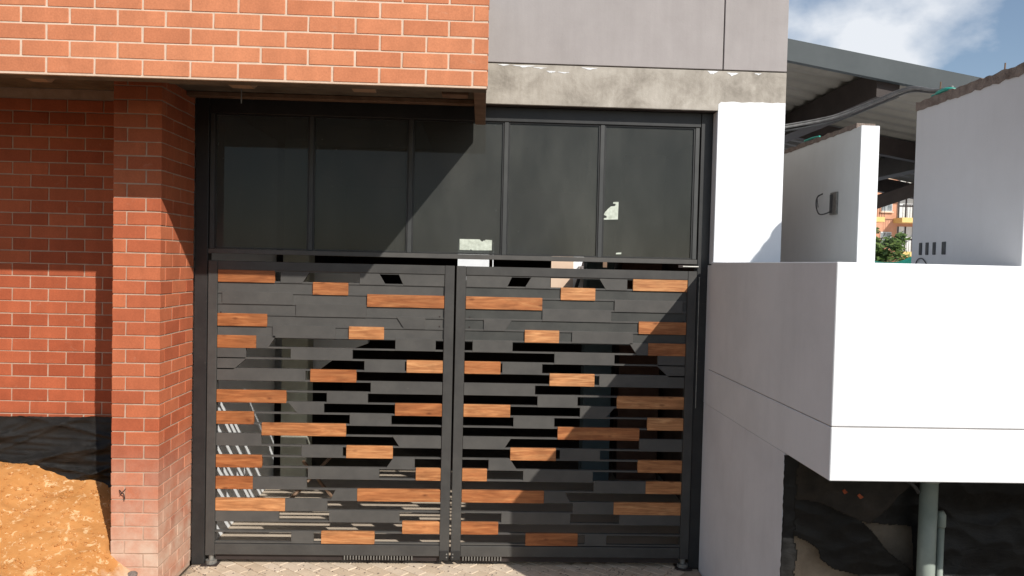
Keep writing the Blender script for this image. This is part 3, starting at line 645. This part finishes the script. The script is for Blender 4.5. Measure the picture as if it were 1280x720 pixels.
for x, w, d in ((4.47, 0.13, 0.30), (6.7, 0.12, 0.3), (8.9, 0.12, 0.3), (2.75, 0.10, 0.26)):
    bm = bmesh.new(); zz = zt_(x) - 0.09; prism(bm, [(x - w, zz - d), (x + w, zz - d), (x + w, zz - 0.01), (x - w, zz)], 8.585, 14.4); obj('beam', bm, M['rafter'], ca)
for y in (11.4, 14.3):
    bm = bmesh.new(); prism(bm, [(2.4, zt_(2.4) - 0.36), (10.8, zt_(10.8) - 0.36), (10.8, zt_(10.8) - 0.1), (2.4, zt_(2.4) - 0.1)], y, y + 0.14); obj('purlin', bm, M['rafter'], ca)
bm = bmesh.new(); prism(bm, [(4.9, 3.16), (7.4, 4.05), (7.4, 4.27), (4.9, 3.34)], 11.0, 11.12); obj('brace', bm, M['rafter'], ca)
for (x, y) in ((10.5, 8.7), (10.5, 14.2), (2.6, 14.2)):
    bxo('post', (x - 0.06, x + 0.06, y - 0.06, y + 0.06, 2.5, zt_(x) - 0.1), M['rafter'], ca)

# ============================================================ FAR: apartment block, tree, netting
ab = thing('apartment_building', 'orange brick apartment block with yellow balconies beyond the canopy', 'building', (36, 60, -0.5))
bxo('wall', (20, 52, 60.0, 72, -0.5, 13.5), M['flat_brick'], ab)
for zf in (4.15, 6.75, 9.35):
    for x in (26.6, 31.05, 36.5, 38.6):
        f = bxo('window', (x, x + 0.85, 59.93, 59.999, zf + 0.55, zf + 1.55), M['curtain'], ab)
        for q in (0.05, 0.46): bxo('pane', (x + q, x + q + 0.34, 59.90, 59.929, zf + 0.62, zf + 1.48), M['far_glass'], f)
        bxo('sill', (x - 0.08, x + 0.93, 59.85, 59.929, zf + 0.44, zf + 0.549), M['beige'], f)
    for x in (28.3, 32.35, 41.0):
        f = bxo('balcony_door', (x, x + 1.9, 59.93, 59.999, zf + 0.05, zf + 2.0), M['curtain'], ab)
        for q in (0.0, 0.58, 1.2, 1.8): bxo('frame', (x + q, x + q + 0.10, 59.88, 59.929, zf + 0.05, zf + 2.0), M['rafter'], f)
        bxo('frame', (x + 0.101, x + 1.799, 59.90, 59.929, zf + 0.95, zf + 1.05), M['rafter'], f)
        bxo('balcony_slab', (x - 0.3, x + 2.4, 58.7, 59.999, zf - 0.35, zf + 0.02), M['yellow'], ab)
        rl = bmesh.new()
        tube(rl, [(x - 0.25, 58.75, zf + 1.0), (x + 2.35, 58.75, zf + 1.0)], 0.04, 6)
        for i in range(15): tube(rl, [(x - 0.25 + i * 0.186, 58.75, zf + 0.02), (x - 0.25 + i * 0.186, 58.75, zf + 1.0)], 0.018, 4)
        obj('railing', rl, M['rafter'], ab)
def tree(name, cx, cy, z0, rad, hgt, n, label):
    t = thing(name, label, 'tree', (cx, cy, z0))
    bm = bmesh.new()
    tube(bm, curve([(cx, cy, z0), (cx + 0.03, cy, z0 + hgt * 0.3), (cx - 0.02, cy + 0.02, z0 + hgt * 0.6)], 4), [0.06 - 0.004 * i for i in range(9)], 7)
    for i in range(9):
        a = i * 2.4; q = Vector((cx + math.cos(a) * rad * 0.7, cy + math.sin(a) * rad * 0.7, z0 + hgt * U(0.5, 0.9)))
        tube(bm, [(cx, cy, z0 + hgt * U(0.2, 0.5)), tuple((Vector((cx, cy, z0 + hgt * 0.5)) + q) / 2), tuple(q)], [0.025, 0.016, 0.006], 5)
    obj('trunk', bm, M['bark'], t)
    bm = bmesh.new(); cl = []
    for i in range(34):
        a = U(0, 6.28); e = U(0.15, 1.0); r_ = rad * U(0.15, 1.0) * math.sin(math.pi * min(1, e * 0.75 + 0.1))
        cl.append((cx + math.cos(a) * r_, cy + math.sin(a) * r_, z0 + hgt * e, U(0.14, 0.34)))
    for i in range(n):
        c = random.choice(cl); d = Vector((random.gauss(0, 1), random.gauss(0, 1), random.gauss(0, 0.8))).normalized() * c[3] * U(0.3, 1.1)
        p = Vector(c[:3]) + d; ax = Vector((random.gauss(0, 1), random.gauss(0, 1), random.gauss(0, 0.5))).normalized(); b = ax.orthogonal().normalized(); s = U(0.05, 0.11)
        vs = [bm.verts.new(p + ax * s), bm.verts.new(p + b * s * 0.45), bm.verts.new(p - ax * s), bm.verts.new(p - b * s * 0.45)]; bm.faces.new(vs)
    obj('crown', bm, M['leaf'], t)
tree('bush_tree', 11.30, 22.2, 2.2, 0.8, 1.75, 3200, 'leafy green bush between the two terrace walls')
tree('bush_tree', 12.4, 24.0, 2.2, 1.0, 1.0, 2000, 'lower green bush behind the netting at the terrace')
sn = sheet('netting', 10.2, 13.0, 2.5, 3.05, 0.05, lambda x, z: 21.0 + 0.06 * math.sin(x * 6) + 0.05 * noise.noise((x * 3, z * 6, 0)), lambda x, z: True, M['net'], None, ztop=lambda x: 3.02 - 0.22 * math.sin(max(0.0, min(1.0, (x - 10.3) / 1.6)) * 3.1416))
tag(sn, 'sagging green safety netting in front of the bush', 'netting')

# ============================================================ LEFT: black sheet, soil mound
def ytarp(x, z):
    t = (1.215 - z)
    fold_ = 0.0
    for k_, (fx, fz, am) in enumerate(((-1.6, 5.0, 0.030), (1.2, 7.0, 0.022), (-3.4, 8.0, 0.016), (0.6, 13.0, 0.012))):
        fold_ += am * (1 - abs(noise.noise((x * fx * 0.5 + z * 1.2 + k_ * 9, z * fz + x * fx, 1.3 + k_)))) ** 9
    fold_ += 0.012 * noise.noise((x * 3, z * 4, 8))
    return 6.372 - 0.02 * min(1, t * 3) - fold_ * (0.4 + min(1, t * 4))
st = sheet('plastic_sheet', -4.9, -2.41, 0.35, 1.2355, 0.0115, ytarp, lambda x, z: z < 1.21, M['tarp'], None, ztop=lambda x: 1.205 + 0.012 * noise.noise((x * 6, 0, 0)) + 0.006 * noise.noise((x * 22, 0, 4)))
tag(st, 'wrinkled black plastic sheet along the foot of the red brick wall', 'plastic sheet')
bm = bmesh.new(); st_ = 0.0135; V = {}
def crest(x):
    P = [(-6, 1.0), (-4.7, 0.92), (-3.82, 0.868), (-3.57, 0.852), (-3.35, 0.745), (-3.06, 0.697), (-2.96, 0.66), (-2.66, 0.58), (-2.4, 0.42), (-2.2, 0.2), (-1.9, -0.05)]
    for (a, b), (c, d) in zip(P[:-1], P[1:]):
        if x <= c: return b + (d - b) * (x - a) / (c - a)
    return -0.05
def hz(x, y):
    z = crest(x) - 0.36 * (6.36 - y) - 0.03 * max(0, 5.4 - y)
    if x > -2.7: z = min(z, 0.32 - 0.75 * (x + 2.68) - 0.35 * max(0, 5.75 - y) * 0.4)
    if x > -2.52: z -= 1.3 * (x + 2.52) ** 1.2
    z += 0.030 * noise.noise((x * 3, y * 3, 0)) + 0.013 * noise.noise((x * 8, y * 8, 2)) + 0.006 * noise.noise((x * 19, y * 19, 5)) + 0.006 * abs(noise.noise((x * 43, y * 43, 5)))
    return max(z, -0.06)
nx, ny = int((6.0 - 2.05) / st_), int((6.40 - 4.1) / st_)
for i in range(nx + 1):
    for j in range(ny + 1):
        x, y = -6.0 + i * st_, 4.1 + j * st_
        V[i, j] = bm.verts.new((x, y, hz(x, y)))
for i in range(nx):
    for j in range(ny):
        bm.faces.new((V[i, j], V[i + 1, j], V[i + 1, j + 1], V[i, j + 1]))
md = struct(obj('soil_mound', bm, M['soil'], None, True))
bm = bmesh.new()
for i in range(1100):
    x, y = U(-4.3, -2.35), U(5.1, 6.3); z = hz(x, y)
    if x > -2.68 and y > 5.72 or z < 0: continue
    s = U(0.004, 0.014) * (1.4 if R() < 0.1 else 1)
    r_ = bmesh.ops.create_icosphere(bm, subdivisions=1, radius=s)
    for v in r_['verts']: v.co = Vector((v.co.x * U(0.7, 1.3), v.co.y * U(0.7, 1.3), v.co.z * U(0.5, 1.0))) + Vector((x, y, z + s * 0.3))
cl = obj('soil_clods', bm, M['soil']); cl['kind'] = 'stuff'
bm = bmesh.new()
for i in range(260):
    x = U(-2.25, 1.75); y = 6.40 - abs(random.gauss(0, 0.14)) if R() < 0.6 else U(5.9, 6.4)
    if R() < 0.3: x = -2.3 + abs(random.gauss(0, 0.1))
    s = U(0.002, 0.0075); r_ = bmesh.ops.create_icosphere(bm, subdivisions=1, radius=s)
    for v in r_['verts']: v.co = Vector((v.co.x * U(0.7, 1.6), v.co.y * U(0.7, 1.4), v.co.z * 0.7)) + Vector((x, y, s * 0.3))
gr = obj('grit', bm, M['raw_mortar']); gr['kind'] = 'stuff'
# small stones at the pillar foot and near the gate posts
for i, (x, y, z, s, lab) in enumerate(((-2.44, 5.60, 0.24, 0.035, 'grey stone lying at the foot of the brick pillar'), (1.93, 6.1, 0.0, 0.05, 'brown stone against the foot of the shaded white wall'))):
    bm = bmesh.new(); bmesh.ops.create_icosphere(bm, subdivisions=2, radius=s)
    for v in bm.verts: v.co = v.co * (1 + 0.35 * noise.noise(v.co * 25 + Vector((i, 0, 0)))); v.co.z *= 0.6
    bmesh.ops.translate(bm, verts=bm.verts, vec=(x - (0.12 if i else 0), y, z)); tag(obj('stone', bm, M['raw_mortar']), lab, 'stone')
